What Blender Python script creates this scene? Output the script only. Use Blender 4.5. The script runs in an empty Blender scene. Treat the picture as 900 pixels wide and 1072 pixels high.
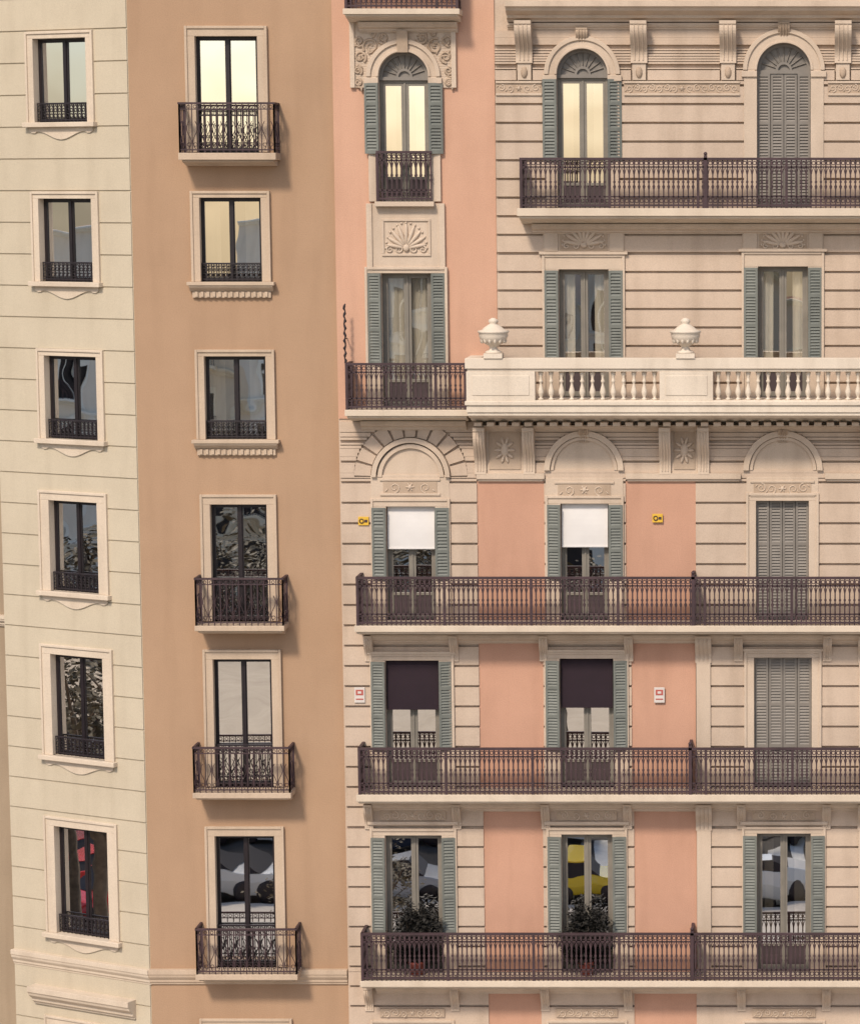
import bpy, math, random
from math import sin, cos, pi, sqrt, radians
from mathutils import Vector
random.seed(7)
R = random.random
def U(a,b): return a+(b-a)*random.random()
scene = bpy.context.scene

# ------------------------------------------------------------------ camera numbers
TH = radians(6.3); D = 60.0; F = 3000.0; PX = 820.0; PY = 536.0
CAM = (7.4, -D*cos(TH), 10.72 + D*sin(TH))
GZ = -4.6

# ------------------------------------------------------------------ materials
def new_mat(name):
    m = bpy.data.materials.new(name); m.use_nodes = True
    nt = m.node_tree
    b = nt.nodes['Principled BSDF']
    return m, nt, b

def stone(name, col, var=0.10, streak=0.14, rough=0.88, bump=0.25, fine=45.0, big=0.55):
    m, nt, b = new_mat(name); N = nt.nodes; L = nt.links
    tc = N.new('ShaderNodeTexCoord')
    n1 = N.new('ShaderNodeTexNoise'); n1.inputs['Scale'].default_value = big; n1.inputs['Detail'].default_value = 8; n1.inputs['Roughness'].default_value = 0.66
    L.new(tc.outputs['Object'], n1.inputs['Vector'])
    mp = N.new('ShaderNodeMapping'); mp.inputs['Scale'].default_value = (2.2, 2.2, 0.3)
    L.new(tc.outputs['Object'], mp.inputs['Vector'])
    n2 = N.new('ShaderNodeTexNoise'); n2.inputs['Scale'].default_value = 1.1; n2.inputs['Detail'].default_value = 7
    L.new(mp.outputs['Vector'], n2.inputs['Vector'])
    n3 = N.new('ShaderNodeTexNoise'); n3.inputs['Scale'].default_value = fine; n3.inputs['Detail'].default_value = 5
    L.new(tc.outputs['Object'], n3.inputs['Vector'])
    r1 = N.new('ShaderNodeValToRGB')
    e = r1.color_ramp.elements
    e[0].position = 0.3; e[1].position = 0.7
    e[0].color = (col[0]*(1-var), col[1]*(1-var*1.15), col[2]*(1-var*1.3), 1)
    e[1].color = (min(1,col[0]*(1+var)), min(1,col[1]*(1+var)), min(1,col[2]*(1+var)), 1)
    L.new(n1.outputs['Fac'], r1.inputs['Fac'])
    r2 = N.new('ShaderNodeValToRGB'); e = r2.color_ramp.elements
    e[0].position = 0.25; e[1].position = 0.52
    e[0].color = (1-streak, 1-streak*1.1, 1-streak*1.2, 1); e[1].color = (1,1,1,1)
    L.new(n2.outputs['Fac'], r2.inputs['Fac'])
    mx = N.new('ShaderNodeMix'); mx.data_type='RGBA'; mx.blend_type='MULTIPLY'; mx.inputs[0].default_value = 1
    L.new(r1.outputs['Color'], mx.inputs[6]); L.new(r2.outputs['Color'], mx.inputs[7])
    r3 = N.new('ShaderNodeValToRGB'); e = r3.color_ramp.elements
    e[0].position=0.3; e[1].position=0.6; e[0].color=(0.91,0.91,0.91,1); e[1].color=(1.03,1.03,1.03,1)
    L.new(n3.outputs['Fac'], r3.inputs['Fac'])
    mx2 = N.new('ShaderNodeMix'); mx2.data_type='RGBA'; mx2.blend_type='MULTIPLY'; mx2.inputs[0].default_value = 1
    L.new(mx.outputs[2], mx2.inputs[6]); L.new(r3.outputs['Color'], mx2.inputs[7])
    L.new(mx2.outputs[2], b.inputs['Base Color'])
    b.inputs['Roughness'].default_value = rough
    b.inputs['Specular IOR Level'].default_value = 0.25
    bp = N.new('ShaderNodeBump'); bp.inputs['Strength'].default_value = bump; bp.inputs['Distance'].default_value = 0.015
    L.new(n3.outputs['Fac'], bp.inputs['Height']); L.new(bp.outputs['Normal'], b.inputs['Normal'])
    return m

def paint(name, col, rough=0.6, var=0.12, scale=3.0, metallic=0.0):
    m, nt, b = new_mat(name); N = nt.nodes; L = nt.links
    tc = N.new('ShaderNodeTexCoord')
    n1 = N.new('ShaderNodeTexNoise'); n1.inputs['Scale'].default_value = scale; n1.inputs['Detail'].default_value = 5
    L.new(tc.outputs['Object'], n1.inputs['Vector'])
    r1 = N.new('ShaderNodeValToRGB'); e = r1.color_ramp.elements
    e[0].position=0.3; e[1].position=0.7
    e[0].color = tuple(c*(1-var) for c in col)+(1,); e[1].color = tuple(min(1,c*(1+var)) for c in col)+(1,)
    L.new(n1.outputs['Fac'], r1.inputs['Fac']); L.new(r1.outputs['Color'], b.inputs['Base Color'])
    b.inputs['Roughness'].default_value = rough; b.inputs['Metallic'].default_value = metallic
    return m

def glass_mat(name, fac=0.5):
    m, nt, b = new_mat(name); N = nt.nodes; L = nt.links
    N.remove(b); out = N['Material Output']
    tc = N.new('ShaderNodeTexCoord')
    n1 = N.new('ShaderNodeTexNoise'); n1.inputs['Scale'].default_value = 1.3; n1.inputs['Detail'].default_value = 0.5
    L.new(tc.outputs['Object'], n1.inputs['Vector'])
    bp = N.new('ShaderNodeBump'); bp.inputs['Strength'].default_value = 1.0; bp.inputs['Distance'].default_value = 0.0028
    L.new(n1.outputs['Fac'], bp.inputs['Height'])
    g = N.new('ShaderNodeBsdfGlossy'); g.inputs['Roughness'].default_value = 0.008; g.inputs['Color'].default_value=(1,1,1,1)
    L.new(bp.outputs['Normal'], g.inputs['Normal'])
    t = N.new('ShaderNodeBsdfTransparent'); t.inputs['Color'].default_value=(0.92,0.92,0.89,1)
    mx = N.new('ShaderNodeMixShader'); mx.inputs[0].default_value = fac
    L.new(t.outputs[0], mx.inputs[1]); L.new(g.outputs[0], mx.inputs[2]); L.new(mx.outputs[0], out.inputs['Surface'])
    return m

M = dict(
 cream_left = stone('cream_render', (0.525,0.455,0.345), 0.06, 0.09),
 cream = stone('cream_stone', (0.53,0.42,0.33), 0.10, 0.17),
 trim = stone('trim_stone', (0.55,0.445,0.35), 0.09, 0.16),
 trim_l = stone('trim_stone_light', (0.60,0.505,0.40), 0.07, 0.12),
 tan = stone('tan_stucco', (0.40,0.262,0.168), 0.07, 0.08, big=.35),
 tan_t = stone('tan_trim', (0.51,0.40,0.30), 0.08, 0.14),
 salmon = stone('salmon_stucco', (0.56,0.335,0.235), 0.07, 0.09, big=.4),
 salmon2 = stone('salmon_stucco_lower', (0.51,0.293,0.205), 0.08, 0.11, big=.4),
 tan_far = stone('neighbour_stucco', (0.34,0.26,0.18), 0.07, 0.14),
 white = stone('white_balustrade', (0.65,0.565,0.465), 0.06, 0.2),
 carve = stone('carved_stone', (0.44,0.34,0.255), 0.13, 0.2),
 iron = paint('wrought_iron_brown', (0.048,0.025,0.029), 0.65, 0.3),
 iron_b = paint('wrought_iron_black', (0.018,0.012,0.015), 0.5, 0.2),
 frame_b = paint('dark_window_frame', (0.013,0.008,0.010), 0.45, 0.2),
 frame_g = paint('taupe_window_frame', (0.20,0.18,0.15), 0.55, 0.12),
 doorp = paint('door_panel_brown', (0.055,0.038,0.04), 0.6, 0.15),
 shutter = paint('green_grey_shutter', (0.150,0.158,0.140), 0.6, 0.16),
 shutter_g = paint('grey_shutter', (0.20,0.178,0.155), 0.6, 0.12),
 curtain = paint('curtain_cloth', (0.78,0.71,0.60), 0.9, 0.06),
 blind_w = paint('white_blind', (0.66,0.635,0.615), 0.85, 0.03),
 sign_w = paint('sign_plate', (0.58,0.53,0.49), 0.7, 0.05),
 blind_d = paint('dark_blind', (0.018,0.008,0.014), 0.9, 0.1),
 room = paint('room_dark', (0.05,0.03,0.025), 0.9, 0.3, 1.0),
 glass = glass_mat('window_glass', 0.82),
 glass2 = glass_mat('window_glass_dim', 0.42),
 roof = stone('roof_tile', (0.25,0.13,0.08), 0.15,0.1),
 yellow = paint('yellow_enamel', (0.66,0.40,0.04), 0.5, 0.1),
 red = paint('red_paint', (0.42,0.09,0.07), 0.5, 0.05),
 leaf = paint('leaf_green', (0.085,0.066,0.032), 0.7, 0.4, 8.0),
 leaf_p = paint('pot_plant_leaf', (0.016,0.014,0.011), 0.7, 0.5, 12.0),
 bark = paint('bark', (0.12,0.09,0.065), 0.9, 0.3, 5.0),
 terracotta = paint('terracotta', (0.25,0.06,0.045), 0.8, 0.15),
)

# ------------------------------------------------------------------ mesh builder
class MB:
    def __init__(s): s.v=[]; s.f=[]; s.sm=[]; s.T=None
    def add(s, vs, fs, smooth=False):
        o=len(s.v)
        if s.T: vs=[s.T(p) for p in vs]
        s.v.extend(vs)
        for f in fs: s.f.append(tuple(i+o for i in f)); s.sm.append(smooth)
    def box(s,x0,x1,y0,y1,z0,z1):
        if x1<x0: x0,x1=x1,x0
        if y1<y0: y0,y1=y1,y0
        if z1<z0: z0,z1=z1,z0
        s.add([(x0,y0,z0),(x1,y0,z0),(x1,y1,z0),(x0,y1,z0),(x0,y0,z1),(x1,y0,z1),(x1,y1,z1),(x0,y1,z1)],
              [(0,1,5,4),(1,2,6,5),(2,3,7,6),(3,0,4,7),(4,5,6,7),(3,2,1,0)])
    def quad(s,a,b,c,d): s.add([a,b,c,d],[(0,1,2,3)])
    def lathe(s,cx,cy,z0,prof,n=12):
        vs=[];fs=[]
        for r,z in prof:
            for k in range(n):
                a=2*pi*k/n; vs.append((cx+r*cos(a),cy+r*sin(a),z0+z))
        for i in range(len(prof)-1):
            for k in range(n):
                k2=(k+1)%n
                fs.append((i*n+k,i*n+k2,(i+1)*n+k2,(i+1)*n+k))
        fs.append(tuple(range(n))[::-1]); fs.append(tuple((len(prof)-1)*n+k for k in range(n)))
        s.add(vs,fs,True)
    def prism(s,prof,x0,x1):
        n=len(prof)
        vs=[(x0,y,z) for y,z in prof]+[(x1,y,z) for y,z in prof]
        fs=[tuple(range(n))[::-1], tuple(range(n,2*n))]
        for i in range(n):
            j=(i+1)%n; fs.append((i,j,n+j,n+i))
        s.add(vs,fs)
    def tube(s,pts,r,n=5,closed=False):
        m=len(pts); vs=[];fs=[]
        for i,p in enumerate(pts):
            if closed: a=pts[(i-1)%m]; b=pts[(i+1)%m]
            else: a=pts[max(0,i-1)]; b=pts[min(m-1,i+1)]
            t=(b[0]-a[0],b[1]-a[1],b[2]-a[2]); l=sqrt(sum(c*c for c in t)) or 1; t=tuple(c/l for c in t)
            up=(0,1,0) if abs(t[1])<0.9 else (1,0,0)
            e1=(t[1]*up[2]-t[2]*up[1], t[2]*up[0]-t[0]*up[2], t[0]*up[1]-t[1]*up[0])
            l=sqrt(sum(c*c for c in e1)) or 1; e1=tuple(c/l for c in e1)
            e2=(t[1]*e1[2]-t[2]*e1[1], t[2]*e1[0]-t[0]*e1[2], t[0]*e1[1]-t[1]*e1[0])
            rr = r[i] if isinstance(r,(list,tuple)) else r
            for k in range(n):
                c=cos(2*pi*k/n)*rr; d=sin(2*pi*k/n)*rr
                vs.append((p[0]+e1[0]*c+e2[0]*d, p[1]+e1[1]*c+e2[1]*d, p[2]+e1[2]*c+e2[2]*d))
        for i in range(m if closed else m-1):
            j=(i+1)%m
            for k in range(n):
                k2=(k+1)%n; fs.append((i*n+k,i*n+k2,j*n+k2,j*n+k))
        s.add(vs,fs,True)
    def hring(s,cx,y,cz,r,t=0.01,n=8):
        s.tube([(cx+r*cos(2*pi*k/n),y,cz+r*sin(2*pi*k/n)) for k in range(n)],t,3,True)
    def arch(s,cx,cz,r0,r1,y0,y1,n=20,a0=0.0,a1=pi):
        vs=[];fs=[]
        for i in range(n+1):
            a=a0+(a1-a0)*i/n; c,d=cos(a),sin(a)
            vs+=[(cx+r0*c,y0,cz+r0*d),(cx+r1*c,y0,cz+r1*d),(cx+r1*c,y1,cz+r1*d),(cx+r0*c,y1,cz+r0*d)]
        for i in range(n):
            o=i*4;q=o+4
            fs+=[(o,o+1,q+1,q),(o+1,o+2,q+2,q+1),(o+3,o,q,q+3),(o+2,o+3,q+3,q+2)]
        fs+=[(0,3,2,1),(n*4,n*4+1,n*4+2,n*4+3)]
        s.add(vs,fs)
    def halfdisc(s,cx,cz,r,y,n=20):
        s.add([(cx+r*cos(pi*i/n),y,cz+r*sin(pi*i/n)) for i in range(n+1)],[tuple(range(n+1))])
    def ellip(s,cx,cy,cz,rx,ry,rz,rot=0,n=8,m=5):
        vs=[];fs=[]
        for i in range(m+1):
            t=pi*i/m
            for k in range(n):
                a=2*pi*k/n
                x=rx*sin(t)*cos(a); y=ry*sin(t)*sin(a); z=rz*cos(t)
                vs.append((cx+x*cos(rot)-z*sin(rot), cy+y, cz+x*sin(rot)+z*cos(rot)))
        for i in range(m):
            for k in range(n):
                k2=(k+1)%n; fs.append((i*n+k,i*n+k2,(i+1)*n+k2,(i+1)*n+k))
        s.add(vs,fs,True)
    def obj(s,name,mat,parent=None,bevel=0):
        if not s.v: return None
        me=bpy.data.meshes.new(name); me.from_pydata(s.v,[],s.f); me.update()
        me.polygons.foreach_set('use_smooth', s.sm)
        me.materials.append(mat)
        ob=bpy.data.objects.new(name,me); scene.collection.objects.link(ob)
        if parent: ob.parent=parent
        if bevel:
            bm=ob.modifiers.new('edge_bevel','BEVEL'); bm.width=bevel; bm.segments=2; bm.limit_method='ANGLE'; bm.angle_limit=radians(50)
        return ob

def empty(name,loc=(0,0,0),rz=0):
    e=bpy.data.objects.new(name,None); e.location=loc; e.rotation_euler=(0,0,rz); scene.collection.objects.link(e); return e

def bands(x0,x1,z0,z1,holes):
    zs={z0,z1}
    for h in holes:
        for z in (h[2],h[3]):
            if z0<z<z1: zs.add(z)
    zs=sorted(zs); out=[]
    for a,b in zip(zs,zs[1:]):
        if b-a<1e-4: continue
        zm=(a+b)/2
        iv=sorted([(max(x0,h[0]),min(x1,h[1])) for h in holes if h[2]<zm<h[3] and h[1]>x0 and h[0]<x1])
        free=[];c=x0
        for p,q in iv:
            if p>c+0.01: free.append((round(c,4),round(p,4)))
            c=max(c,q)
        if c<x1-0.01: free.append((round(c,4),round(x1,4)))
        if out and out[-1][2]==free: out[-1][1]=b
        else: out.append([a,b,free])
    return out
def sheet(mb,x0,x1,z0,z1,y,holes):
    for a,b,fr in bands(x0,x1,z0,z1,holes):
        for p,q in fr: mb.quad((p,y,a),(q,y,a),(q,y,b),(p,y,b))
def courses(mb,x0,x1,z0,z1,h,gap,proj,excl,back=.01):
    n=max(1,int(round((z1-z0)/h))); hh=(z1-z0)/n
    for i in range(n):
        for a,b,fr in bands(x0,x1,z0+i*hh,z0+(i+1)*hh-gap,excl):
            for p,q in fr:
                if q-p>0.03 and b-a>0.02: mb.box(p,q,-proj,back,a,b)
def arch_rects(cx,zs,r,n=14):
    return [(cx-sqrt(r*r-(r*i/n)**2),cx+sqrt(r*r-(r*i/n)**2),zs+r*i/n,zs+r*(i+1)/n) for i in range(n)]

class Bld:
    def __init__(s,name,ox,oy,ang):
        s.root=empty(name,(ox,oy,0),ang); s.o=(ox,oy); s.a=ang; s.g={}; s.holes=[]; s.excl=[]
    def m(s,part,mat,bevel=0):
        if part not in s.g: s.g[part]=(MB(),mat,bevel)
        return s.g[part][0]
    def p(s,px,py,d=0.0):
        u=(px-PX)/F; v=(PY-py)/F
        dx,dy,dz=u, cos(TH)+v*sin(TH), -sin(TH)+v*cos(TH)
        cx,cy=CAM[0]-s.o[0],CAM[1]-s.o[1]
        c,sn=cos(-s.a),sin(-s.a)
        lx,ly=cx*c-cy*sn,cx*sn+cy*c
        ex,ey=dx*c-dy*sn,dx*sn+dy*c
        t=(d-ly)/ey
        return lx+ex*t, CAM[2]+dz*t
    def rect(s,px0,py0,px1,py1,d=0.0):
        ym=(py0+py1)/2; xm=(px0+px1)/2
        return s.p(px0,ym,d)[0],s.p(px1,ym,d)[0],s.p(xm,py1,d)[1],s.p(xm,py0,d)[1]
    def done(s):
        for k,(mb,mat,bv) in s.g.items(): mb.obj(k,M[mat],s.root,bv)

# ------------------------------------------------------------------ parts
def mould(mb,x0,x1,zt,zb,dep,y0=0.01):
    h=zt-zb
    pr=[(y0,zt),(-dep,zt),(-dep,zt-.28*h),(-dep*.9,zt-.34*h),(-dep*.84,zt-.48*h),(-dep*.62,zt-.62*h),(-dep*.5,zt-.68*h),(-dep*.48,zt-.82*h),(-dep*.3,zt-.9*h),(-dep*.27,zb),(y0,zb)]
    mb.prism(pr,x0,x1)
def console(mb,x0,x1,zt,zb,dep,y0=0.01):
    h=zt-zb; pr=[(y0,zt),(-dep*1.06,zt),(-dep*1.06,zt-.08*h)]
    for i in range(13):
        t=i/12; d=dep*(1-0.72*(t*t*(3-2*t)))+dep*0.08*sin(t*2*pi)
        pr.append((-d,zt-h*(.1+.84*t)))
    pr+=[(-dep*.3,zb),(y0,zb)]
    mb.prism(pr,x0,x1)
    w=x1-x0
    for fx in (0.25,0.5,0.75):
        pts=[(x0+w*fx,p[0]-0.004,p[1]) for p in pr[3:-2]]
        mb.tube(pts,0.016,4)
def spiral(mb,cx,cz,r,y,turns=1.5,a0=0,dirn=1,t=0.018,n=18):
    pts=[];rr=[]
    for i in range(n):
        f=i/(n-1); a=a0+dirn*2*pi*turns*f; q=r*(1-.85*f)
        pts.append((cx+q*cos(a),y,cz+q*sin(a))); rr.append(t*(1-.4*f))
    mb.tube(pts,rr,5)
def relief(mb,x0,x1,z0,z1,y,t=0.02):
    h=z1-z0; cz=(z0+z1)/2; cx=(x0+x1)/2; r=h*0.42
    mb.ellip(cx,y,cz,r*.45,.03,r*.45)
    for k in range(6):
        a=k*pi/3; mb.ellip(cx+r*.55*cos(a),y,cz+r*.55*sin(a),r*.18,.02,r*.32,rot=a-pi/2,n=6,m=4)
    nn=max(1,int((x1-x0-h)/2/(h*0.85))); st=((x1-x0-h)/2)/nn
    for sg in (-1,1):
        for i in range(nn):
            c=cx+sg*(h*.5+st*(i+.5))
            spiral(mb,c,cz+(h*.06 if i%2 else -h*.06),min(r,st*.5),y,1.4,pi/2 if i%2 else -pi/2,sg*(1 if i%2 else -1),t)
            mb.ellip(c+sg*st*.45,y,cz+(h*.25 if i%2 else -h*.25),h*.06,.02,h*.17,rot=sg*.7,n=6,m=4)
def shell(mb,x0,x1,z0,z1,y):
    cx=(x0+x1)/2; w=(x1-x0)/2; h=z1-z0; zb=z0+h*.18
    for k in range(9):
        a=pi*(k+.5)/9; L=sqrt((w*.92*cos(a))**2+(h*.76*sin(a))**2)
        mb.ellip(cx+cos(a)*L*.55,y,zb+sin(a)*L*.55,w*.085+.008,.05,L*.45,rot=a-pi/2,n=6,m=6)
    for k in range(15):
        a=pi*k/14; mb.ellip(cx+cos(a)*w*.93,y,zb+sin(a)*h*.76,.028,.03,.028,n=6,m=4)
    for sg in (-1,1):
        spiral(mb,cx+sg*w*.35,zb-h*.04,h*.13,y-.01,1.3,pi/2,sg,.02)
        spiral(mb,cx+sg*w*.75,zb-h*.04,h*.11,y-.01,1.3,pi/2,-sg,.02)
    mb.ellip(cx,y-.01,zb,w*.16,.05,h*.12)
def railseg(mb,a,b,zb,h,style):
    L=sqrt((b[0]-a[0])**2+(b[1]-a[1])**2); ux,uy=(b[0]-a[0])/L,(b[1]-a[1])/L
    mb.T=lambda p:(a[0]+ux*p[0]-uy*p[1], a[1]+uy*p[0]+ux*p[1], p[2])
    z=zb
    if style=='dense':
        mb.box(-.02,L+.02,-.03,.03,z+h-.05,z+h)
        mb.box(0,L,-.014,.014,z+h-.205,z+h-.175)
        mb.box(0,L,-.018,.018,z+.04,z+.08)
        mb.box(0,L,-.014,.014,z+.22,z+.25)
        n=max(2,int(L/.10)); st=L/n
        for i in range(n+1):
            x=i*st
            w=.028 if (i%18) else .055
            mb.box(x-w/2,x+w/2,-w/2,w/2,z,z+h-.045)
            if i%18:
                mb.box(x-.024,x+.024,-.02,.02,z+h*.50,z+h*.54)
                mb.add([(x-.012,0,z+h*.36),(x,0,z+h*.32),(x+.012,0,z+h*.36),(x+.032,0,z+h*.43),(x,0,z+h*.49),(x-.032,0,z+h*.43)],[(0,1,2,3,4,5)])
            if i<n:
                mb.hring(x+st/2,0,z+h-.11,.040,.012,7)
                mb.hring(x+st/2,0,z+.15,.042,.012,7)
                mb.tube([(x+.01,0,z+h-.34),(x+st*.3,0,z+h-.25),(x+st/2,0,z+h-.205),(x+st*.7,0,z+h-.25),(x+st-.01,0,z+h-.34)],.010,3)
    elif style=='lyre':
        mb.box(-.02,L+.02,-.025,.025,z+h-.04,z+h)
        mb.box(0,L,-.01,.01,z+h-.15,z+h-.13)
        mb.box(0,L,-.012,.012,z+.05,z+.075)
        n=max(2,int(L/.125)); st=L/n
        for i in range(n+1):
            x=i*st; w=.018 if 0<i<n else .03
            mb.box(x-w/2,x+w/2,-w/2,w/2,z,z+h-.035)
            if i<n:
                c=x+st/2
                mb.hring(c,0,z+h-.09,.035,.009,7)
                pts=[(c+.045*sin(t*2*pi/10*1.0)*(1 if i%2 else -1),-.02*sin(pi*t/10),z+.08+(h*.55)*t/10) for t in range(11)]
                mb.tube(pts,.008,4)
                mb.hring(c,-.01,z+.17,.04,.009,7)
    else:
        mb.box(0,L,-.015,.015,z+h-.03,z+h)
        mb.box(0,L,-.012,.012,z+.03,z+.055)
        n=max(2,int(L/.105)); st=L/n
        for i in range(n+1):
            x=i*st; mb.box(x-.010,x+.010,-.010,.010,z,z+h-.03)
            if i<n:
                c=x+st/2
                mb.hring(c,0,z+h*.33,.042,.010,7); mb.hring(c,0,z+h*.62,.036,.009,7)
                mb.tube([(x,0,z+h*.72),(c,0,z+h*.9),(x+st,0,z+h*.72)],.009,3)
    mb.T=None
def balcony_rail(mb,x0,x1,yf,yb,zb,h,style,left=True,right=True):
    railseg(mb,(x0,yf),(x1,yf),zb,h,style)
    if left: railseg(mb,(x0,yb),(x0,yf),zb,h,style)
    if right: railseg(mb,(x1,yf),(x1,yb),zb,h,style)

def pane(B,x0,x1,z0,z1,y,g='glass'):
    mb=B.m('glass_panes' if g=='glass' else 'glass_panes_dim',g)
    a,b=U(-.004,.004),U(-.006,.006)
    mb.quad((x0,y+a+b,z0),(x1,y-a+b,z0),(x1,y-a-b,z1),(x0,y+a-b,z1))
def curtain(B,x0,x1,z0,z1,y,n=None):
    mb=B.m('curtains','curtain'); n=n or max(6,int((x1-x0)/.03)); ph=R()*6; k=U(38,55)
    vs=[]
    for i in range(n+1):
        x=x0+(x1-x0)*i/n; yy=y+.025*sin(x*k+ph)+.01*sin(x*k*.37)
        vs+=[(x,yy,z0),(x+.01*sin(x*9),yy+.01,z1)]
    mb.add(vs,[(2*i,2*i+2,2*i+3,2*i+1) for i in range(n)],True)
def casement(B,x0,x1,z0,z1,y=.17,g='glass',cur=None):
    mb=B.m('window_frames','frame_b',.004)
    t=.05
    mb.box(x0,x0+t,y-.04,y+.04,z0,z1); mb.box(x1-t,x1,y-.04,y+.04,z0,z1)
    mb.box(x0+t,x1-t,y-.04,y+.04,z1-t,z1); mb.box(x0+t,x1-t,y-.04,y+.04,z0,z0+t)
    xm=(x0+x1)/2
    mb.box(xm-.04,xm+.04,y-.055,y+.03,z0+t,z1-t)
    for a,b in ((x0+t,xm-.04),(xm+.04,x1-t)):
        mb.box(a,a+.016,y-.03,y+.02,z0+t,z1-t); mb.box(b-.016,b,y-.03,y+.02,z0+t,z1-t)
        mb.box(a+.016,b-.016,y-.03,y+.02,z1-t-.03,z1-t); mb.box(a+.016,b-.016,y-.03,y+.02,z0+t,z0+t+.04)
        pane(B,a+.016,b-.016,z0+t+.04,z1-t-.03,y,g)
    if cur is None: cur=random.choice([0,1,2,3,1])
    w=x1-x0
    if cur==1: curtain(B,x0+.05,x0+w*.3,z0,z1,y+.1); curtain(B,x1-w*.3,x1-.05,z0,z1,y+.1)
    elif cur==2: curtain(B,x0+.05,x1-.05,z0+(z1-z0)*U(.5,.7),z1,y+.1)
    elif cur==3: curtain(B,x0+.05,x0+w*.46,z0,z1,y+.1)
    elif cur==4: curtain(B,x0+.05,x1-.05,z0,z1,y+.1)
def frenchwin(B,x0,x1,z0,z1,y=.18,g='glass',cur=None,panel=.5):
    mb=B.m('french_window_frames','frame_g',.005)
    t=.055
    mb.box(x0,x0+t,y-.04,y+.05,z0,z1); mb.box(x1-t,x1,y-.04,y+.05,z0,z1); mb.box(x0+t,x1-t,y-.04,y+.05,z1-t,z1)
    xm=(x0+x1)/2; mb.box(xm-.02,xm+.02,y-.055,y+.03,z0,z1-t)
    for a,b in ((x0+t,xm-.02),(xm+.02,x1-t)):
        s=.055
        mb.box(a,a+s,y-.03,y+.02,z0,z1-t); mb.box(b-s,b,y-.03,y+.02,z0,z1-t)
        mb.box(a+s,b-s,y-.03,y+.02,z1-t-s,z1-t); mb.box(a+s,b-s,y-.03,y+.02,z0,z0+.1)
        if panel:
            B.m('door_panels','doorp',.004).box(a+s,b-s,y-.01,y+.015,z0+.1,z0+panel); mb.box(a+s,b-s,y-.03,y+.02,z0+panel,z0+panel+.06)
        pane(B,a+s,b-s,z0+(panel+.06 if panel else .1),z1-t-s,y,g)
    if cur is None: cur=random.choice([0,1,1,2,3])
    w=x1-x0
    if cur==1: curtain(B,x0+.05,x0+w*.3,z0,z1,y+.1); curtain(B,x1-w*.3,x1-.05,z0,z1,y+.1)
    elif cur==2: curtain(B,x0+.05,x1-.05,z0,z1,y+.12)
    elif cur==3: curtain(B,x0+w*.45,x1-.05,z0,z1,y+.1)
def louver(mb,x0,x1,z0,z1,y,t=.035,mids=(.5,)):
    s=min(.045,(x1-x0)*.2)
    mb.box(x0,x0+s,y-t/2,y+t/2,z0,z1); mb.box(x1-s,x1,y-t/2,y+t/2,z0,z1)
    rails=[z0]+[z0+(z1-z0)*m for m in mids]+[z1-.06]
    for r in rails: mb.box(x0+s,x1-s,y-t/2,y+t/2,r,r+.06)
    for a,b in zip(rails,rails[1:]):
        a+=.06; n=max(1,int((b-a)/.06)); st=(b-a)/n
        for i in range(n):
            z=a+i*st
            mb.add([(x0+s,y-t*.45,z),(x1-s,y-t*.45,z),(x1-s,y+t*.4,z+st*.95),(x0+s,y+t*.4,z+st*.95),
                    (x0+s,y-t*.45,z+.012),(x1-s,y-t*.45,z+.012)],[(0,1,2,3),(0,1,5,4),(4,5,2,3)])
def rotT(hx,hy,ang):
    c,s=cos(ang),sin(ang)
    return lambda p:(hx+(p[0]-hx)*c-(p[1]-hy)*s, hy+(p[0]-hx)*s+(p[1]-hy)*c, p[2])
def side_shutters(B,x0,x1,z0,z1,w=.29,y=-.13,part='shutters',mat='shutter'):
    mb=B.m(part,mat)
    for sg in (-1,1):
        ang=U(.04,.30)*sg
        if sg<0: a,b,h=x0-w-.005,x0-.005,x0-.005
        else: a,b,h=x1+.005,x1+w+.005,x1+.005
        mb.T=rotT(h,y,ang)
        louver(mb,a,b,z0,z1,y,.035,(.36,.68))
        mb.T=rotT(h,y+.045,ang*.5)
        louver(mb,a+.012,b-.006,z0+.01,z1-.01,y+.045,.03,(.36,.68))
        mb.T=None
def closed_shutters(B,x0,x1,z0,z1,y=.08,leaves=4):
    mb=B.m('closed_shutters','shutter_g'); w=(x1-x0)/leaves
    for i in range(leaves):
        yy=y+(.03 if i in(1,2) else 0); louver(mb,x0+i*w+.006,x0+(i+1)*w-.006,z0,z1,yy,.035,(.3,.62))
def surround(B,x0,x1,z0,z1,m,mt,part='window_surrounds',mat='trim',front=.07,fillet=True,bot=False,back=.13):
    mb=B.m(part,mat,.008)
    mb.box(x0-m,x0,-front,back,z0,z1); mb.box(x1,x1+m,-front,back,z0,z1)
    mb.box(x0-m,x1+m,-front,back,z1,z1+mt)
    if bot: mb.box(x0-m,x1+m,-front,back,z0-bot,z0)
    if fillet:
        f=.045; e=front+.028
        zb=z0-(bot or 0)
        mb.box(x0-m-.01,x0-m+f,-e,.012,zb,z1+mt+.01); mb.box(x1+m-f,x1+m+.01,-e,.012,zb,z1+mt+.01)
        mb.box(x0-m+f,x1+m-f,-e,.012,z1+mt-f,z1+mt+.01)
    B.holes.append((x0-.02,x1+.02,z0-.02,z1+.02))
    B.excl.append((x0-m,x1+m,z0-(bot or .0),z1+mt))

def body(B,x0,x1,ztop,dep=12,wallmat='cream'):
    mb=B.m('rooms','room')
    mb.box(x0+.1,x1-.1,.75,.85,GZ,ztop-.1)
    w=B.m('side_and_rear_walls',wallmat)
    w.box(x0,x0+.3,.045,dep,GZ,ztop-.01); w.box(x1-.3,x1,.045,dep,GZ,ztop-.01); w.box(x0+.3,x1-.3,dep-.3,dep,GZ,ztop-.01)
    r=B.m('roof','roof'); r.box(x0+.002,x1-.002,.046,dep-.002,ztop-.009,ztop+.25)

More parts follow.
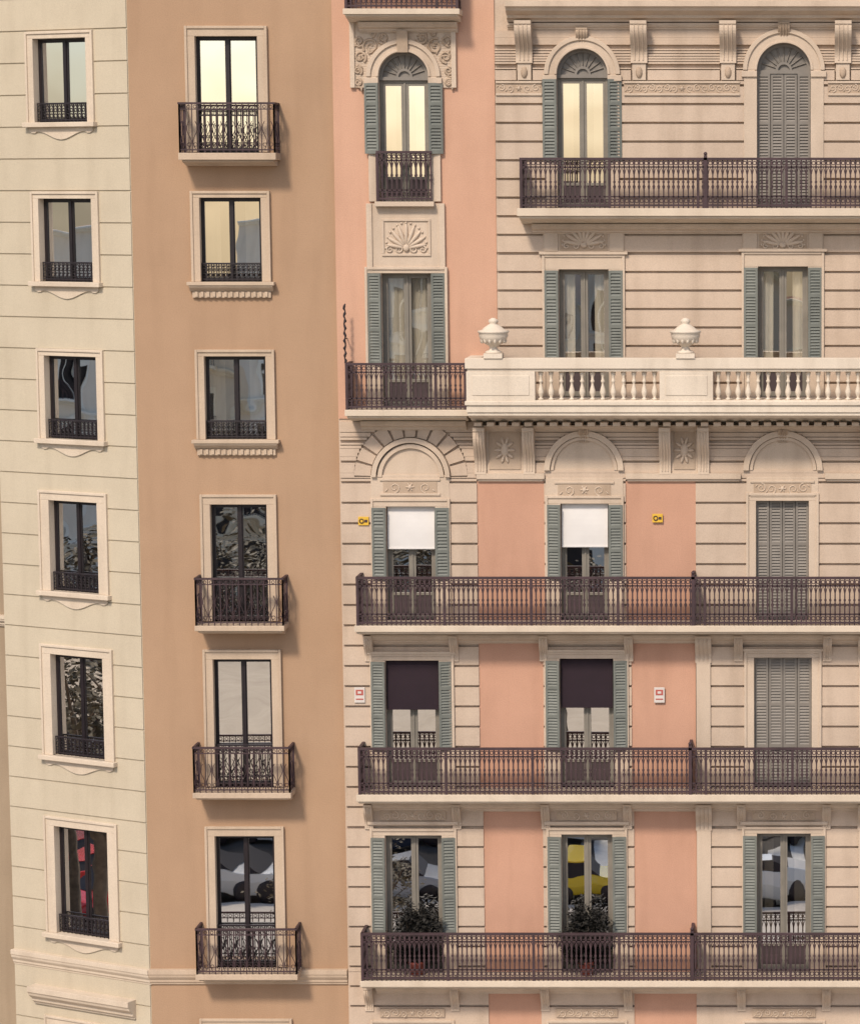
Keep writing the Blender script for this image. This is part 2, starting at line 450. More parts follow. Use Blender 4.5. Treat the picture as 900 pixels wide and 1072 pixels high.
# =============================================================== STUCCO (tan) BUILDING
T=Bld('stucco_apartment_building',0,.15,0)
tx0=T.p(146,536)[0]; tx1=T.p(356,536)[0]+.02
ZTOP=T.p(250,-75)[1]
trows=[
 (205,38,270,None,(188,107,287,160,172),0),
 (210,207,274,295,None,1),
 (215,373,279,460,None,1),
 (221,528,280,None,(205,605,296,655,665),0),
 (224,690,285,None,(203,782,303,830,840),0),
 (226,875,288,None,(206,972,310,1020,1030),0)]
for i,(a,t,b,bt,bal,cu) in enumerate(trows):
    if bal:
        X0,t2,X1,sb,su=bal; dd=-.55
        r=T.rect(X0,t2,X1,sb,dd); zs=r[2]; zu=T.p(0,su,dd)[1]
        o=T.rect(a,t,b,t+70); x0,x1,z1=o[0],o[1],o[3]; z0=zs+.02
        surround(T,x0,x1,z0,z1,.20,.20,'window_surrounds','tan_t',.05)
        sl=T.m('balcony_slabs','tan_t',.01)
        sl.box(r[0]-.03,r[1]+.03,dd-.04,.01,zu+.09,zs)
        mould(sl,r[0]+.03,r[1]-.03,zu+.088,zu-.03,-dd-.02)
        balcony_rail(T.m('balcony_railings','iron'),r[0],r[1],dd,0,zs,r[3]-r[2],'lyre')
        railseg(T.m('window_guards','iron_b'),(x0,.08),(x1,.08),z0,.9,'lyre')
    else:
        x0,x1,z0,z1=T.rect(a,t,b,bt)
        surround(T,x0,x1,z0,z1,.18,.13,'window_surrounds','tan_t',.05)
        sm=T.m('window_sills','tan_t',.006)
        sm.box(x0-.27,x1+.27,-.2,.13,z0-.07,z0)
        mould(sm,x0-.23,x1+.23,z0-.072,z0-.20,.17)
        sm.box(x0-.18,x1+.18,-.06,.01,z0-.33,z0-.201)
        n=13
        for k in range(n):
            xx=x0-.15+(x1-x0+.30)*(k+.5)/n; sm.box(xx-.03,xx+.03,-.10,-.055,z0-.31,z0-.202)
        railseg(T.m('window_guards','iron_b'),(x0,.06),(x1,.06),z0+.01,.38,'low')
    casement(T,x0,x1,z0,z1,.17,'glass',cu)
zb1=T.p(250,1016,-.15)[1]; zb2=T.p(250,1032,-.15)[1]
mould(T.m('belt_course','tan_t',.006),tx0-.02,tx1-.02,zb1,zb2,.14)
x0,x1,z0,z1=T.rect(222,1076,296,1180); surround(T,x0,x1,z0,z1,.22,.2,'window_surrounds','tan_t',.05,bot=.2); casement(T,x0,x1,z0,z1)
sheet(T.m('walls','tan'),tx0,tx1,GZ,ZTOP,0,T.holes)
mould(T.m('roof_cornice','tan_t'),tx0,tx1-.05,ZTOP+.35,ZTOP,.5,.3)
body(T,tx0,tx1,ZTOP,wallmat='tan'); T.done()

# =============================================================== CREAM CHAMFER BUILDING
A=-radians(27)
Lb=Bld('cream_apartment_building',tx0,.15,A)
lx0=Lb.p(2,536)[0]; lx1=0.0
lrows=[(37,40,92,128,0),(43,208,98,295,3),(49,373,103,460,0),(54,525,104,620,0),(56,687,110,793,0),(60,868,115,980,0)]
for i,(a,t,b,bt,cu) in enumerate(lrows):
    x0,x1,z0,z1=Lb.rect(a,t,b,bt)
    mg=.19 if i in(0,1,2) else .27
    surround(Lb,x0,x1,z0,z1,mg,.14 if i<3 else .2,'window_surrounds','trim_l',.055)
    sm=Lb.m('window_sills','trim_l',.01)
    sm.box(x0-mg-.06,x1+mg+.06,-.16,.13,z0-.10,z0)
    n=24; W=(x1-x0)/2+mg-.05; c=(x0+x1)/2; top=z0-.098
    vs=[]
    for k in range(n+1):
        s=-1+2*k/n; q=abs(s)
        dpt=.08+.17*(0.5+.5*cos(min(1,q/.75)*pi))+(.04*sin((q-.75)/.25*pi) if q>.75 else 0)
        vs.append((c+W*s,-.055,top-dpt))
    poly=[(c-W,-.055,top)]+vs+[(c+W,-.055,top)]
    m_=len(poly); back=[(p[0],.01,p[2]) for p in poly]
    sm.add(poly+back,[tuple(range(m_))]+[(j,(j+1)%m_,m_+(j+1)%m_,m_+j) for j in range(m_)])
    railseg(Lb.m('window_guards','iron_b'),(x0,.05),(x1,.05),z0+.01,.40,'low')
    casement(Lb,x0,x1,z0,z1,.17,'glass',cu)
zb1=Lb.p(80,1004,-.1)[1]; zb2=Lb.p(80,1020,-.1)[1]
mould(Lb.m('belt_course','trim_l',.006),lx0,lx1+.03,zb1,zb2,.14)
Lb.excl.append((-20,20,zb2,zb1))
hx0,hx1,hz0,hz1=Lb.rect(32,1040,137,1060,-.2)
mould(Lb.m('belt_course','trim_l',.006),hx0,hx1,hz1,hz0,.3); Lb.excl.append((hx0+.05,hx1-.05,hz0,hz1))
x0,x1,z0,z1=Lb.rect(60,1078,120,1180); surround(Lb,x0,x1,z0,z1,.25,.2,'window_surrounds','trim_l',.055,bot=.2); casement(Lb,x0,x1,z0,z1)
sheet(Lb.m('walls','cream_left'),lx0,lx1,GZ,ZTOP,0,Lb.holes)
courses(Lb.m('rusticated_courses','cream_left'),lx0+.01,lx1-.01,GZ,ZTOP,.66,.03,.026,Lb.excl)
mould(Lb.m('roof_cornice','trim_l'),lx0,lx1,ZTOP+.35,ZTOP,.5,.3)
body(Lb,lx0,lx1,ZTOP,wallmat='cream_left',dep=11); Lb.done()

# neighbour further left, set back
wx=tx0+cos(A)*lx0; wy=.15+sin(A)*lx0
Nb=Bld('neighbouring_apartment_building',wx+.5*sin(-A),wy+.5*cos(A),A)
for k in range(3):
    for j in range(6):
        x1=-1.6-2.9*k; z0=-.6+j*3.4
        surround(Nb,x1-1.1,x1,z0,z0+2.0,.2,.2,'window_surrounds','tan_t',.05,bot=.15); casement(Nb,x1-1.1,x1,z0,z0+2.0)
zc=Nb.p(2,648)[1]
mould(Nb.m('belt_course','trim_l'),-10,-.002,zc+.1,zc-.15,.15)
sheet(Nb.m('walls','tan_far'),-10,0,GZ,ZTOP-.4,0,Nb.holes); body(Nb,-10,-.02,ZTOP-.4,wallmat='tan_far'); Nb.done()

# =============================================================== ORNATE BUILDING
O=Bld('ornate_apartment_building',0,0,0)
ox0=O.p(356,536)[0]; xsplit=O.p(519,200)[0]; ox1=O.p(1115,536)[0]
OT=O.p(600,-90)[1]
tr=lambda:O.m('window_surrounds','trim',.008)
cv=lambda:O.m('carved_ornaments','carve')
mo=lambda:O.m('mouldings','trim',.006)
def slab(px0,px1,pt,pb,dd,part='balcony_slabs',mat='trim_l'):
    r=O.rect(px0,pt,px1,pb,dd)
    x0=r[0]; x1=r[1]; zt=r[3]; zb=r[2]
    sl=O.m(part,mat,.01)
    sl.box(x0,x1,dd-.03,.01,zb+(zt-zb)*.45,zt)
    mould(sl,x0+.04,x1-.04,zb+(zt-zb)*.45-.002,zb-.03,-dd-.02)
    mould(mo(),x0+.25,x1-.1,zb-.032,zb-.24,.26)
    return x0,x1,zt,zb
XR=1113
DB=-.75
b1=slab(541,XR,218,233,DB)
b3=slab(371,XR,655,667,DB)
b4=slab(373,XR,832,845,DB)
b5=slab(377,XR,1027,1038,DB)
bl=slab(361,490,429,441,-.7)
for (bx,px0,pt) in ((b1,545,165),(b3,374,604),(b4,376,783),(b5,379,977)):
    x=O.p(px0,pt+25,DB)[0]; h=O.p(600,pt,DB)[1]-bx[2]
    balcony_rail(O.m('balcony_railings','iron'),x,bx[1]-.05,DB+.03,0,bx[2],h,'dense')
x,_=O.p(363,404,-.67); xr,_=O.p(487,404,-.67); h=O.p(420,380,-.67)[1]-bl[2]
balcony_rail(O.m('balcony_railings','iron'),x,xr,-.67,0,bl[2],h,'dense')
for px,bx,pt in ((738,b1,163),(725,b3,602),(722,b4,781),(724,b5,975)):
    x=O.p(px,pt+25,DB)[0]; z1=O.p(600,pt,DB)[1]
    mb=O.m('balcony_railings','iron'); mb.box(x-.035,x+.035,DB,DB+.07,bx[2],z1+.01); mb.lathe(x,DB+.035,z1+.01,[(.02,0),(.04,.02),(.035,.05),(.01,.07)],8)
    if px in(725,722,724): railseg(mb,(x,0),(x,DB+.03),bx[2],z1-bx[2],'dense')

# terrace with balustrade
DT=-1.05
zt_top=O.p(0,375,DT)[1]; zt_rail=O.p(0,389,DT)[1]; zt_bot=O.p(0,419,DT)[1]; zt_base=O.p(0,443,DT)[1]
w=O.m('terrace_balustrade','white',.01)
tX0=O.p(488,410,DT)[0]; tX1=O.p(XR,410,DT)[0]
w.box(tX0-.02,tX1,DT-.06,DT+.26,zt_rail+.06,zt_top); w.box(tX0+.02,tX1,DT-.02,DT+.22,zt_rail,zt_rail+.06)
w.box(tX0-.02,tX0+.28,DT+.26,.01,zt_rail+.06,zt_top); w.box(tX0+.01,tX0+.24,DT+.22,.01,zt_bot,zt_rail+.06)
w.box(tX0,tX1,DT-.03,.01,zt_base+.22,zt_bot)
mould(w,tX0+.02,tX1-.02,zt_base+.218,zt_base-.02,-DT)
w.box(tX0-.03,tX1,DT-.07,DT+.2,zt_bot-.1,zt_bot-.02)
def solid(pa,pb):
    xa=O.p(pa,405,DT)[0]; xb=O.p(pb,405,DT)[0]
    w.box(xa,xb,DT-.03,DT+.23,zt_bot-.015,zt_rail+.002)
    w.box(xa+.12,xb-.12,DT-.045,DT-.02,zt_bot+.1,zt_rail-.08)
    return xa,xb
sols=[solid(488,560),solid(690,746),solid(903,960),solid(1088,1112)]
for (a,b) in zip(sols,sols[1:]):
    n=max(3,int((b[0]-a[1])/.2)); st=(b[0]-a[1])/n; H=zt_rail-zt_bot
    pf=[(.055,0),(.055,.05),(.03,.07),(.028,.1),(.055,.2),(.063,.28),(.05,.38),(.028,.52),(.025,.60),(.042,.63),(.042,.68),(.028,.71),(.03,.8),(.05,.9),(.055,1.0)]
    for i in range(n):
        O.m('terrace_balusters','white').lathe(a[1]+st*(i+.5),DT+.1,zt_bot,[(r,z*H) for r,z in pf],10)
def urn(name,px):
    mb=MB(); H=O.p(0,333,DT)[1]-zt_top
    mb.box(-.19,.19,-.19,.19,0,.12*H)
    k=H
    pf=[(.17,.12),(.17,.16),(.10,.2),(.075,.26),(.095,.3),(.18,.36),(.27,.46),(.30,.56),(.295,.62),(.32,.64),(.32,.68),(.24,.70),(.19,.76),(.12,.82),(.07,.86),(.10,.9),(.095,.95),(.03,1.0)]
    mb.lathe(0,0,0,[(r,z*k) for r,z in pf],20)
    for i in range(14):
        a=2*pi*i/14; mb.ellip(.24*cos(a),.24*sin(a),.46*k,.038,.038,.1*k,n=6,m=5)
    ob=mb.obj(name,M['white'],None); ob.location=(O.p(px,370,DT)[0],DT+.1,zt_top); return ob
urn('stone_urn',516); urn('stone_urn.001',717); urn('stone_urn.002',932)

# ---- arched windows
def arched(px0,px1,ptop,zbot,m=.27,closed=False,sh=None,g='glass',cur=None):
    cx=(O.p(px0,120)[0]+O.p(px1,120)[0])/2; r=(O.p(px1,120)[0]-O.p(px0,120)[0])/2
    zs=O.p(0,ptop)[1]-r
    mb=tr()
    mb.box(cx-r-m,cx-r,-.07,.13,zbot,zs); mb.box(cx+r,cx+r+m,-.07,.13,zbot,zs)
    mb.arch(cx,zs,r,r+m,-.07,.13,28); mb.arch(cx,zs,r+m-.07,r+m+.02,-.11,.012,28); mb.arch(cx,zs,r,r+.05,-.095,-.04,28)
    mb.box(cx-r-m-.05,cx-r,-.11,.0,zs-.14,zs-.02); mb.box(cx+r,cx+r+m+.05,-.11,.0,zs-.14,zs-.02)
    O.holes.append((cx-r-.03,cx+r+.03,zbot,zs)); O.holes.extend(arch_rects(cx,zs,r+.06))
    O.excl.append((cx-r-m,cx+r+m,zbot,zs)); O.excl.extend(arch_rects(cx,zs,r+m-.02))
    f=O.m('fanlights','shutter_g'); f.halfdisc(cx,zs,r+.02,.15)
    f.arch(cx,zs,r-.07,r,.09,.15,24); f.arch(cx,zs,.12,.17,.10,.15,14)
    for k in range(1,10):
        a=pi*k/10; f.tube([(cx+.15*cos(a),.13,zs+.15*sin(a)),(cx+(r-.05)*cos(a),.13,zs+(r-.05)*sin(a))],.014,4)
    f.box(cx-r,cx+r,.08,.17,zs-.07,zs)
    if closed: closed_shutters(O,cx-r,cx+r,zbot,zs-.07,.09,4)
    else: frenchwin(O,cx-r,cx+r,zbot,zs-.07,.18,g,panel=.45,cur=cur)
    if sh: side_shutters(O,cx-r,cx+r,O.p(0,sh[1])[1],O.p(0,sh[0])[1])
    return cx,r,zs
zA=O.p(425,211)[1]
cxa,ra,zsa=arched(397,449,54,zA,.23,sh=(87,161),cur=1)
railseg(O.m('balcony_railings','iron'),(cxa-ra-.04,-.14),(cxa+ra+.04,-.14),zA,O.p(0,158,-.1)[1]-zA,'dense')
tr().box(cxa-ra-.1,cxa+ra+.1,-.2,.13,zA-.1,zA)
x0,x1,z0,z1=O.rect(369,22,475,92)
w2=O.m('salmon_bay_frame','trim',.008)
hol=[(cxa-ra-.2,cxa+ra+.2,z0-1,zsa)]+arch_rects(cxa,zsa,ra+.21)
for a,b,fr in bands(x0,x1,z0,z1,hol):
    for p,q in fr: w2.box(p,q,-.035,.01,a,b)
w2.box(x0-.05,x0+.05,-.08,.012,z0,z1); w2.box(x1-.05,x1+.05,-.08,.012,z0,z1)
random.seed(5)
for sg in (-1,1):
    for (dx,dz,rr,dr) in ((.66,.62,.17,1),(.88,.40,.13,-1),(.40,.78,.12,1),(.90,.72,.12,1),(.93,.12,.09,-1),(.93,-.12,.08,1),(.62,.88,.07,-1)):
        spiral(cv(),cxa+sg*dx,zsa+dz,rr,-.045,1.6,R()*6,sg*dr,.03)
        for q in range(3): cv().ellip(cxa+sg*(dx+U(-.08,.08)),-.04,zsa+dz-U(-.1,.14),.025,.035,.06,rot=R()*3)
cv().prism([(.01,zsa+ra+.42),(-.2,zsa+ra+.42),(-.12,zsa+ra-.02),(.01,zsa+ra-.02)],cxa-.11,cxa+.11)
tb=slab(359,481,9,20,-.6)
balcony_rail(O.m('balcony_railings','iron'),O.p(362,0,-.58)[0],O.p(478,0,-.58)[0],-.57,0,tb[2],1.0,'dense')
x0,x1,z0,z1=O.rect(384,213,466,284)
w2.box(x0,x1,-.04,.01,z0,z1)
w2.box(x0,x0+.12,-.075,-.03,z0,z1); w2.box(x1-.12,x1,-.075,-.03,z0,z1)
px=O.rect(400,229,451,268); fl=.05
for bx in ((px[0],px[1],px[3]-fl,px[3]),(px[0],px[1],px[2],px[2]+fl),(px[0],px[0]+fl,px[2]+fl,px[3]-fl),(px[1]-fl,px[1],px[2]+fl,px[3]-fl)): w2.box(bx[0],bx[1],-.07,-.03,bx[2],bx[3])
shell(O.m('shell_reliefs','trim'),px[0]+.05,px[1]-.05,px[2]+.04,px[3]-.04,-.045)
x0,x1,_,z1=O.rect(400,286,452,380); z0=bl[2]+.01
surround(O,x0,x1,z0,z1,.33,.12,'window_surrounds','trim')
frenchwin(O,x0,x1,z0,z1,g='glass2',cur=2); side_shutters(O,x0,x1,O.p(0,381)[1],O.p(0,286)[1])

zf=b1[2]+.01
c1=arched(583,636,51,zf,.24,sh=(83,168),g='glass',cur=1)
c2=arched(792,848,45,zf,.27,closed=True)
c3=arched(1001,1057,48,zf,.24,sh=(83,168))
for c in (c1,c2,c3):
    console(cv(),c[0]-.12,c[0]+.12,c[2]+c[1]+.42,c[2]+c[1]+.02,.18)
xR=ox1-.05
mould(mo(),O.p(531,10)[0],xR,O.p(0,3,-.5)[1]+.04,O.p(0,22,-.4)[1],.55)
mould(mo(),O.p(531,10)[0],xR,O.p(0,24,-.1)[1],O.p(0,32,-.1)[1],.12)
O.excl.append((xsplit,xR,O.p(0,32)[1],O.p(0,3)[1]+.2))
for pa in (540,660,753,873,962,1082):
    xa=O.p(pa,50)[0]; console(mo(),xa,xa+.34,O.p(0,22,-.2)[1],O.p(0,66,-.1)[1],.42)
    mo().box(xa+.03,xa+.31,-.09,.01,O.p(0,84)[1],O.p(0,66,-.1)[1]+.002); cv().ellip(xa+.17,-.1,O.p(0,76)[1],.07,.04,.12)
    O.excl.append((xa,xa+.34,O.p(0,84)[1],O.p(0,22)[1]))
zba,zbb=O.p(0,98)[1],O.p(0,87)[1]
for pa,pb in ((519,567),(653,774),(866,984),(1076,1112)):
    a=O.p(pa,92)[0]; b=O.p(pb,92)[0]
    cv().box(a,b,-.055,.01,zba,zbb); mo().box(a,b,-.085,.008,zbb-.005,zbb+.04); mo().box(a,b,-.085,.008,zba-.04,zba+.005)
    relief(mo(),a+.03,b-.03,zba+.02,zbb-.02,-.06,.014)
    O.excl.append((a,b,zba-.04,zbb+.04))
zter=zt_bot
for (pa,pb,pt,cl,gg) in ((585,637,282,1,'glass2'),(793,845,279,1,'glass2'),(1001,1054,281,1,'glass')):
    x0,x1,_,z1=O.rect(pa,pt,pb,375)
    surround(O,x0,x1,zter,z1,.33,.30,'window_surrounds','trim')
    frenchwin(O,x0,x1,zter,z1,g=gg,cur=cl)
    side_shutters(O,x0,x1,O.p(0,377)[1],O.p(0,pt+1)[1])
    q=O.rect(pa+1,233,pb-1,264)
    tr().box(q[0]-.35,q[1]+.35,-.055,.011,q[2]-.2,q[3]+.18); O.excl.append((q[0]-.35,q[1]+.35,q[2]-.2,q[3]+.2))
    for bx in ((q[0]-.33,q[0]-.04),(q[1]+.04,q[1]+.33)): tr().box(bx[0],bx[1],-.085,-.04,q[2]+.02,q[3]+.08)
    cv().box(q[0],q[1],-.065,-.04,q[2]+.03,q[3])
    shell(mo(),q[0]+.02,q[1]-.02,q[2]+.05,q[3],-.07)
    mo().box(x0-.4,x1+.4,-.13,.01,z1+.31,z1+.37)
# ---- frieze under terrace
zsp=O.p(0,492)[1]
for ca in (611,819,1027):
    cx=O.p(ca,480)[0]; r=.83
    mo().arch(cx,zsp,r-.12,r,-.12,.01,28); mo().arch(cx,zsp,r-.2,r-.13,-.07,.01,28); tr().halfdisc(cx,zsp,r-.2,-.02)
    O.excl.extend(arch_rects(cx,zsp,r-.03))
    console(cv(),cx-.1,cx+.1,zsp+r+.1,zsp+r-.25,.2)
for pa,pb in ((497,560),(690,742),(903,958)):
    a,b=O.p(pa,470)[0],O.p(pb,470)[0]; z0,z1=O.p(0,496)[1],O.p(0,447,-.3)[1]
    console(mo(),a,a+.24,z1,z0,.42); console(mo(),b-.24,b,z1,z0,.42)
    mo().box(a+.242,b-.242,-.05,.01,z0,z1)
    cv().box(a+.3,b-.3,-.07,-.04,z0+.1,z1-.1)
    mo().ellip((a+b)/2,-.08,(z0+z1)/2,.09,.06,.15)
    for k in range(10):
        aa=2*pi*k/10; mo().ellip((a+b)/2+cos(aa)*.14,-.08,(z0+z1)/2+sin(aa)*.2,.035,.04,.085,rot=aa-pi/2)
    O.excl.append((a,b,z0,z1))
for i in range(int((tX1-tX0)/.26)):
    x=tX0+.1+i*.26; mo().box(x,x+.15,-.6,.01,zt_base-.10,zt_base-.022)
mould(mo(),tX0+.15,tX1-.1,zt_base-.102,zt_base-.25,.3)
zc0,zc1=O.p(0,501)[1],O.p(0,495)[1]
for pa,pb in ((499,570),(655,775),(863,985),(1070,1112)):
    mo().box(O.p(pa,498)[0],O.p(pb,498)[0],-.12,.01,zc0,zc1); mo().box(O.p(pa,498)[0]+.03,O.p(pb,498)[0]-.03,-.08,.01,zc0-.05,zc0+.002)
    O.excl.append((O.p(pa,498)[0],O.p(pb,498)[0],zc0,zc1))
# ---- left arched niche, row 3
cx=O.p(430,480)[0]; zsl=O.p(0,499)[1]; r=.82
mo().arch(cx,zsl,r-.10,r,-.13,.01,30); mo().arch(cx,zsl,r-.22,r-.13,-.08,.01,30); tr().halfdisc(cx,zsl,r-.22,-.022)
O.excl.extend(arch_rects(cx,zsl,r-.03))
vo=O.m('rusticated_courses','cream')
for k in range(11):
    a0=pi*k/11+.025; a1=pi*(k+1)/11-.025
    vo.arch(cx,zsl,r+.02,r+.36,-.05,.04,3,a0,a1)
O.excl.extend(arch_rects(cx,zsl,r+.36))

# ---- lower floors
def lower(pa,pb,pt,zf,sh,m=.31,closed=False,blind=None,panel=None,cur=None,g='glass',mt=.16):
    x0,x1,_,z1=O.rect(pa,pt,pb,pt+90); z0=zf+.01
    surround(O,x0,x1,z0,z1,m,mt,'window_surrounds','trim')
    if closed: closed_shutters(O,x0,x1,z0,z1,.08,4)
    else:
        frenchwin(O,x0,x1,z0,z1,cur=cur,g=g)
        side_shutters(O,x0,x1,O.p(0,sh[1])[1],O.p(0,sh[0])[1])
    if blind:
        zbl=O.p(0,blind[1],.05)[1]; mb=O.m('roller_blinds' if blind[0]=='w' else 'dark_blinds','blind_w' if blind[0]=='w' else 'blind_d')
        n=8
        for k in range(n):
            t0,t1=k/n,(k+1)/n; f=lambda t:.06-.05*t-.02*sin(t*pi)
            mb.quad((x0+.02,f(t1),z1-(z1-zbl)*t1),(x1-.02,f(t1),z1-(z1-zbl)*t1),(x1-.02,f(t0),z1-(z1-zbl)*t0),(x0+.02,f(t0),z1-(z1-zbl)*t0))
        mb.box(x0+.02,x1-.02,-.005,.02,zbl-.03,zbl)
    if panel:
        za,zb=O.p(0,panel[1])[1],O.p(0,panel[0])[1]
        tr().box(x0-m,x1+m,-.06,.011,z1+mt,zb+.12); O.excl.append((x0-m,x1+m,z1,zb+.12))
        cv().box(x0-.05,x1+.05,-.07,-.04,za,zb); relief(mo(),x0,x1,za,zb,-.075,.016)
        tr().box(x0-.12,x1+.12,-.09,-.045,zb,zb+.05); tr().box(x0-.12,x1+.12,-.09,-.045,za-.05,za)
    return x0,x1,z0,z1
random.seed(13)
W3=[lower(405,456,530,b3[2],(531,605),blind=('w',573),panel=(503,516),cur=0),
    lower(587,637,527,b3[2],(528,605),blind=('w',571),panel=(506,519),cur=0),
    lower(791,846,524,b3[2],None,closed=True,panel=(505,517),m=.2),
    lower(999,1052,526,b3[2],(528,605),panel=(505,517),cur=1)]
W4=[lower(404,460,691,b4[2],(692,784),blind=('d',741),cur=0,mt=.14),
    lower(586,642,689,b4[2],(691,784),blind=('d',739),cur=0,mt=.14),
    lower(789,849,688,b4[2],None,closed=True,m=.2,mt=.14),
    lower(998,1054,689,b4[2],(691,784),cur=1,mt=.14)]
W5=[lower(404,463,874,b5[2],(876,975),cur=0,mt=.14),
    lower(588,641,873,b5[2],(875,977),cur=0,mt=.14),
    lower(792,848,872,b5[2],(874,977),cur=1,mt=.14),
    lower(998,1054,872,b5[2],(875,977),cur=1,mt=.14)]
for x0,x1,z0,z1 in W5:
    za,zb=O.p(0,858)[1],O.p(0,848)[1]
    cv().box(x0-.1,x1+.1,-.085,.011,za,zb); relief(mo(),x0-.05,x1+.05,za,zb,-.09,.016)
    tr().box(x0-.36,x1+.36,-.12,.011,za-.09,za-.02)
for x0,x1,z0,z1 in W4: tr().box(x0-.36,x1+.36,-.12,.011,z1+.141,z1+.2)
for ws,bx in ((W4,b3),(W5,b4)):
    for x0,x1,z0,z1 in ws:
        for xx in (x0-.42,x1+.24):
            console(mo(),xx,xx+.18,bx[3]-.05,bx[3]-.62,.28)
for k,(pa,pb) in enumerate(((405,462),(588,642),(792,848),(998,1054))):
    x0,x1,z0,z1=O.rect(pa,1078,pb,1250); surround(O,x0,x1,z0,z1,.3,.22,'window_surrounds','trim',bot=.2); frenchwin(O,x0,x1,z0,z1,panel=0)
    cv().box(x0-.1,x1+.1,-.085,.011,z1+.3,z1+.48); relief(mo(),x0-.05,x1+.05,z1+.3,z1+.48,-.09,.016)
    for xx in (x0-.42,x1+.24): console(mo(),xx,xx+.18,b5[3]-.05,b5[3]-.62,.28)
for ztop_,zbot_ in ((b3[3]-.05,b4[2]),(b4[3]-.05,b5[2])):
    for pa in (729,898):
        xa=O.p(pa,850)[0]; tr().box(xa,xa+.3,-.09,.01,zbot_,ztop_-.6); console(mo(),xa-.02,xa+.32,ztop_,ztop_-.6,.3)
        O.excl.append((xa,xa+.3,zbot_,ztop_))
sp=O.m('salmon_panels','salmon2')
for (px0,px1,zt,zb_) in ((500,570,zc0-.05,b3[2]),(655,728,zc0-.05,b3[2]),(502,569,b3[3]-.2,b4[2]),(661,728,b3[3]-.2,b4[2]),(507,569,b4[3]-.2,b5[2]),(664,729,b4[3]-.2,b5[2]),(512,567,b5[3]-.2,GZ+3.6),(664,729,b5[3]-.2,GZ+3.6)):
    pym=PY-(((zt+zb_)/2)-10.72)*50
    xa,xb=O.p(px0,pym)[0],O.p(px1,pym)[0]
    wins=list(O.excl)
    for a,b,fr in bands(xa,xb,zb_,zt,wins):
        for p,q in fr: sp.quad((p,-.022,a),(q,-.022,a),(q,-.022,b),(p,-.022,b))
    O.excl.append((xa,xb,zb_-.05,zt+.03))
zsalm=bl[3]
sheet(O.m('salmon_bay_wall','salmon'),ox0,xsplit,zsalm,OT,0,O.holes)
sheet(O.m('walls','cream'),xsplit,ox1,zsalm,OT,.03,O.holes)
sheet(O.m('walls','cream'),ox0,ox1,GZ,zsalm,.03,O.holes)
cs=O.m('rusticated_courses','cream')
courses(cs,xsplit+.01,ox1-.01,zsalm+.01,OT,.38,.05,.05,O.excl,.04)
courses(cs,ox0+.02,ox1-.01,GZ,zsalm-.01,.43,.05,.05,O.excl,.04)
mould(O.m('roof_cornice','trim'),ox0,ox1,OT+.4,OT,.6,.3)
body(O,ox0,ox1,OT,wallmat='cream')
ip=O.m('iron_bracket_pole','iron_b')
xa,_=O.p(361,350,-.3); z0=O.p(0,380,-.3)[1]; z1=O.p(0,318,-.3)[1]
ip.tube([(xa+.015*sin(i*1.9),-.3,z0+(z1-z0)*i/24) for i in range(25)],[.022+.010*sin(i*2.3) for i in range(25)],6)
ip.tube([(xa,-.3,z0+.5),(xa,0.05,z0+.5)],.012,5)
O.done()

# ---- wall signs
def sign(name,px,py,wpx,hpx,kind):
    x0,x1,z0,z1=O.rect(px-wpx/2,py-hpx/2,px+wpx/2,py+hpx/2)
    r=empty(name,((x0+x1)/2,-.07,(z0+z1)/2)); w_,h_=(x1-x0)/2,(z1-z0)/2
    p=MB(); p.box(-w_,w_,-.012,.012,-h_,h_); p.obj('plate',M['yellow' if kind=='y' else 'sign_w'],r,.006)
    k=MB()
    if kind=='y':
        k.hring(-w_*.35,-.016,0,h_*.5,.014,10); k.box(w_*.2,w_*.75,-.02,-.0121,-h_*.3,h_*.3); k.obj('emblem',M['iron'],r)
    else:
        k.box(-w_*.7,w_*.7,-.018,-.0121,-h_*.0,h_*.7); k.box(-w_*.7,w_*.7,-.018,-.0121,-h_*.6,-h_*.45); k.obj('red_print',M['red'],r)
        k=MB(); k.box(-w_*.35,w_*.35,-.022,-.0181,h_*.2,h_*.5); k.obj('white_print',M['sign_w'],r)
    bk=MB(); bk.box(-w_*.3,w_*.3,.0121,.065,-h_*.3,h_*.3); bk.obj('fixing',M['iron_b'],r)
sign('wall_sign',381,545,11,9,'y'); sign('wall_sign.001',688,542,11,9,'y')
sign('wall_sign.002',377,727,11,16,'r'); sign('wall_sign.003',690,727,11,16,'r')

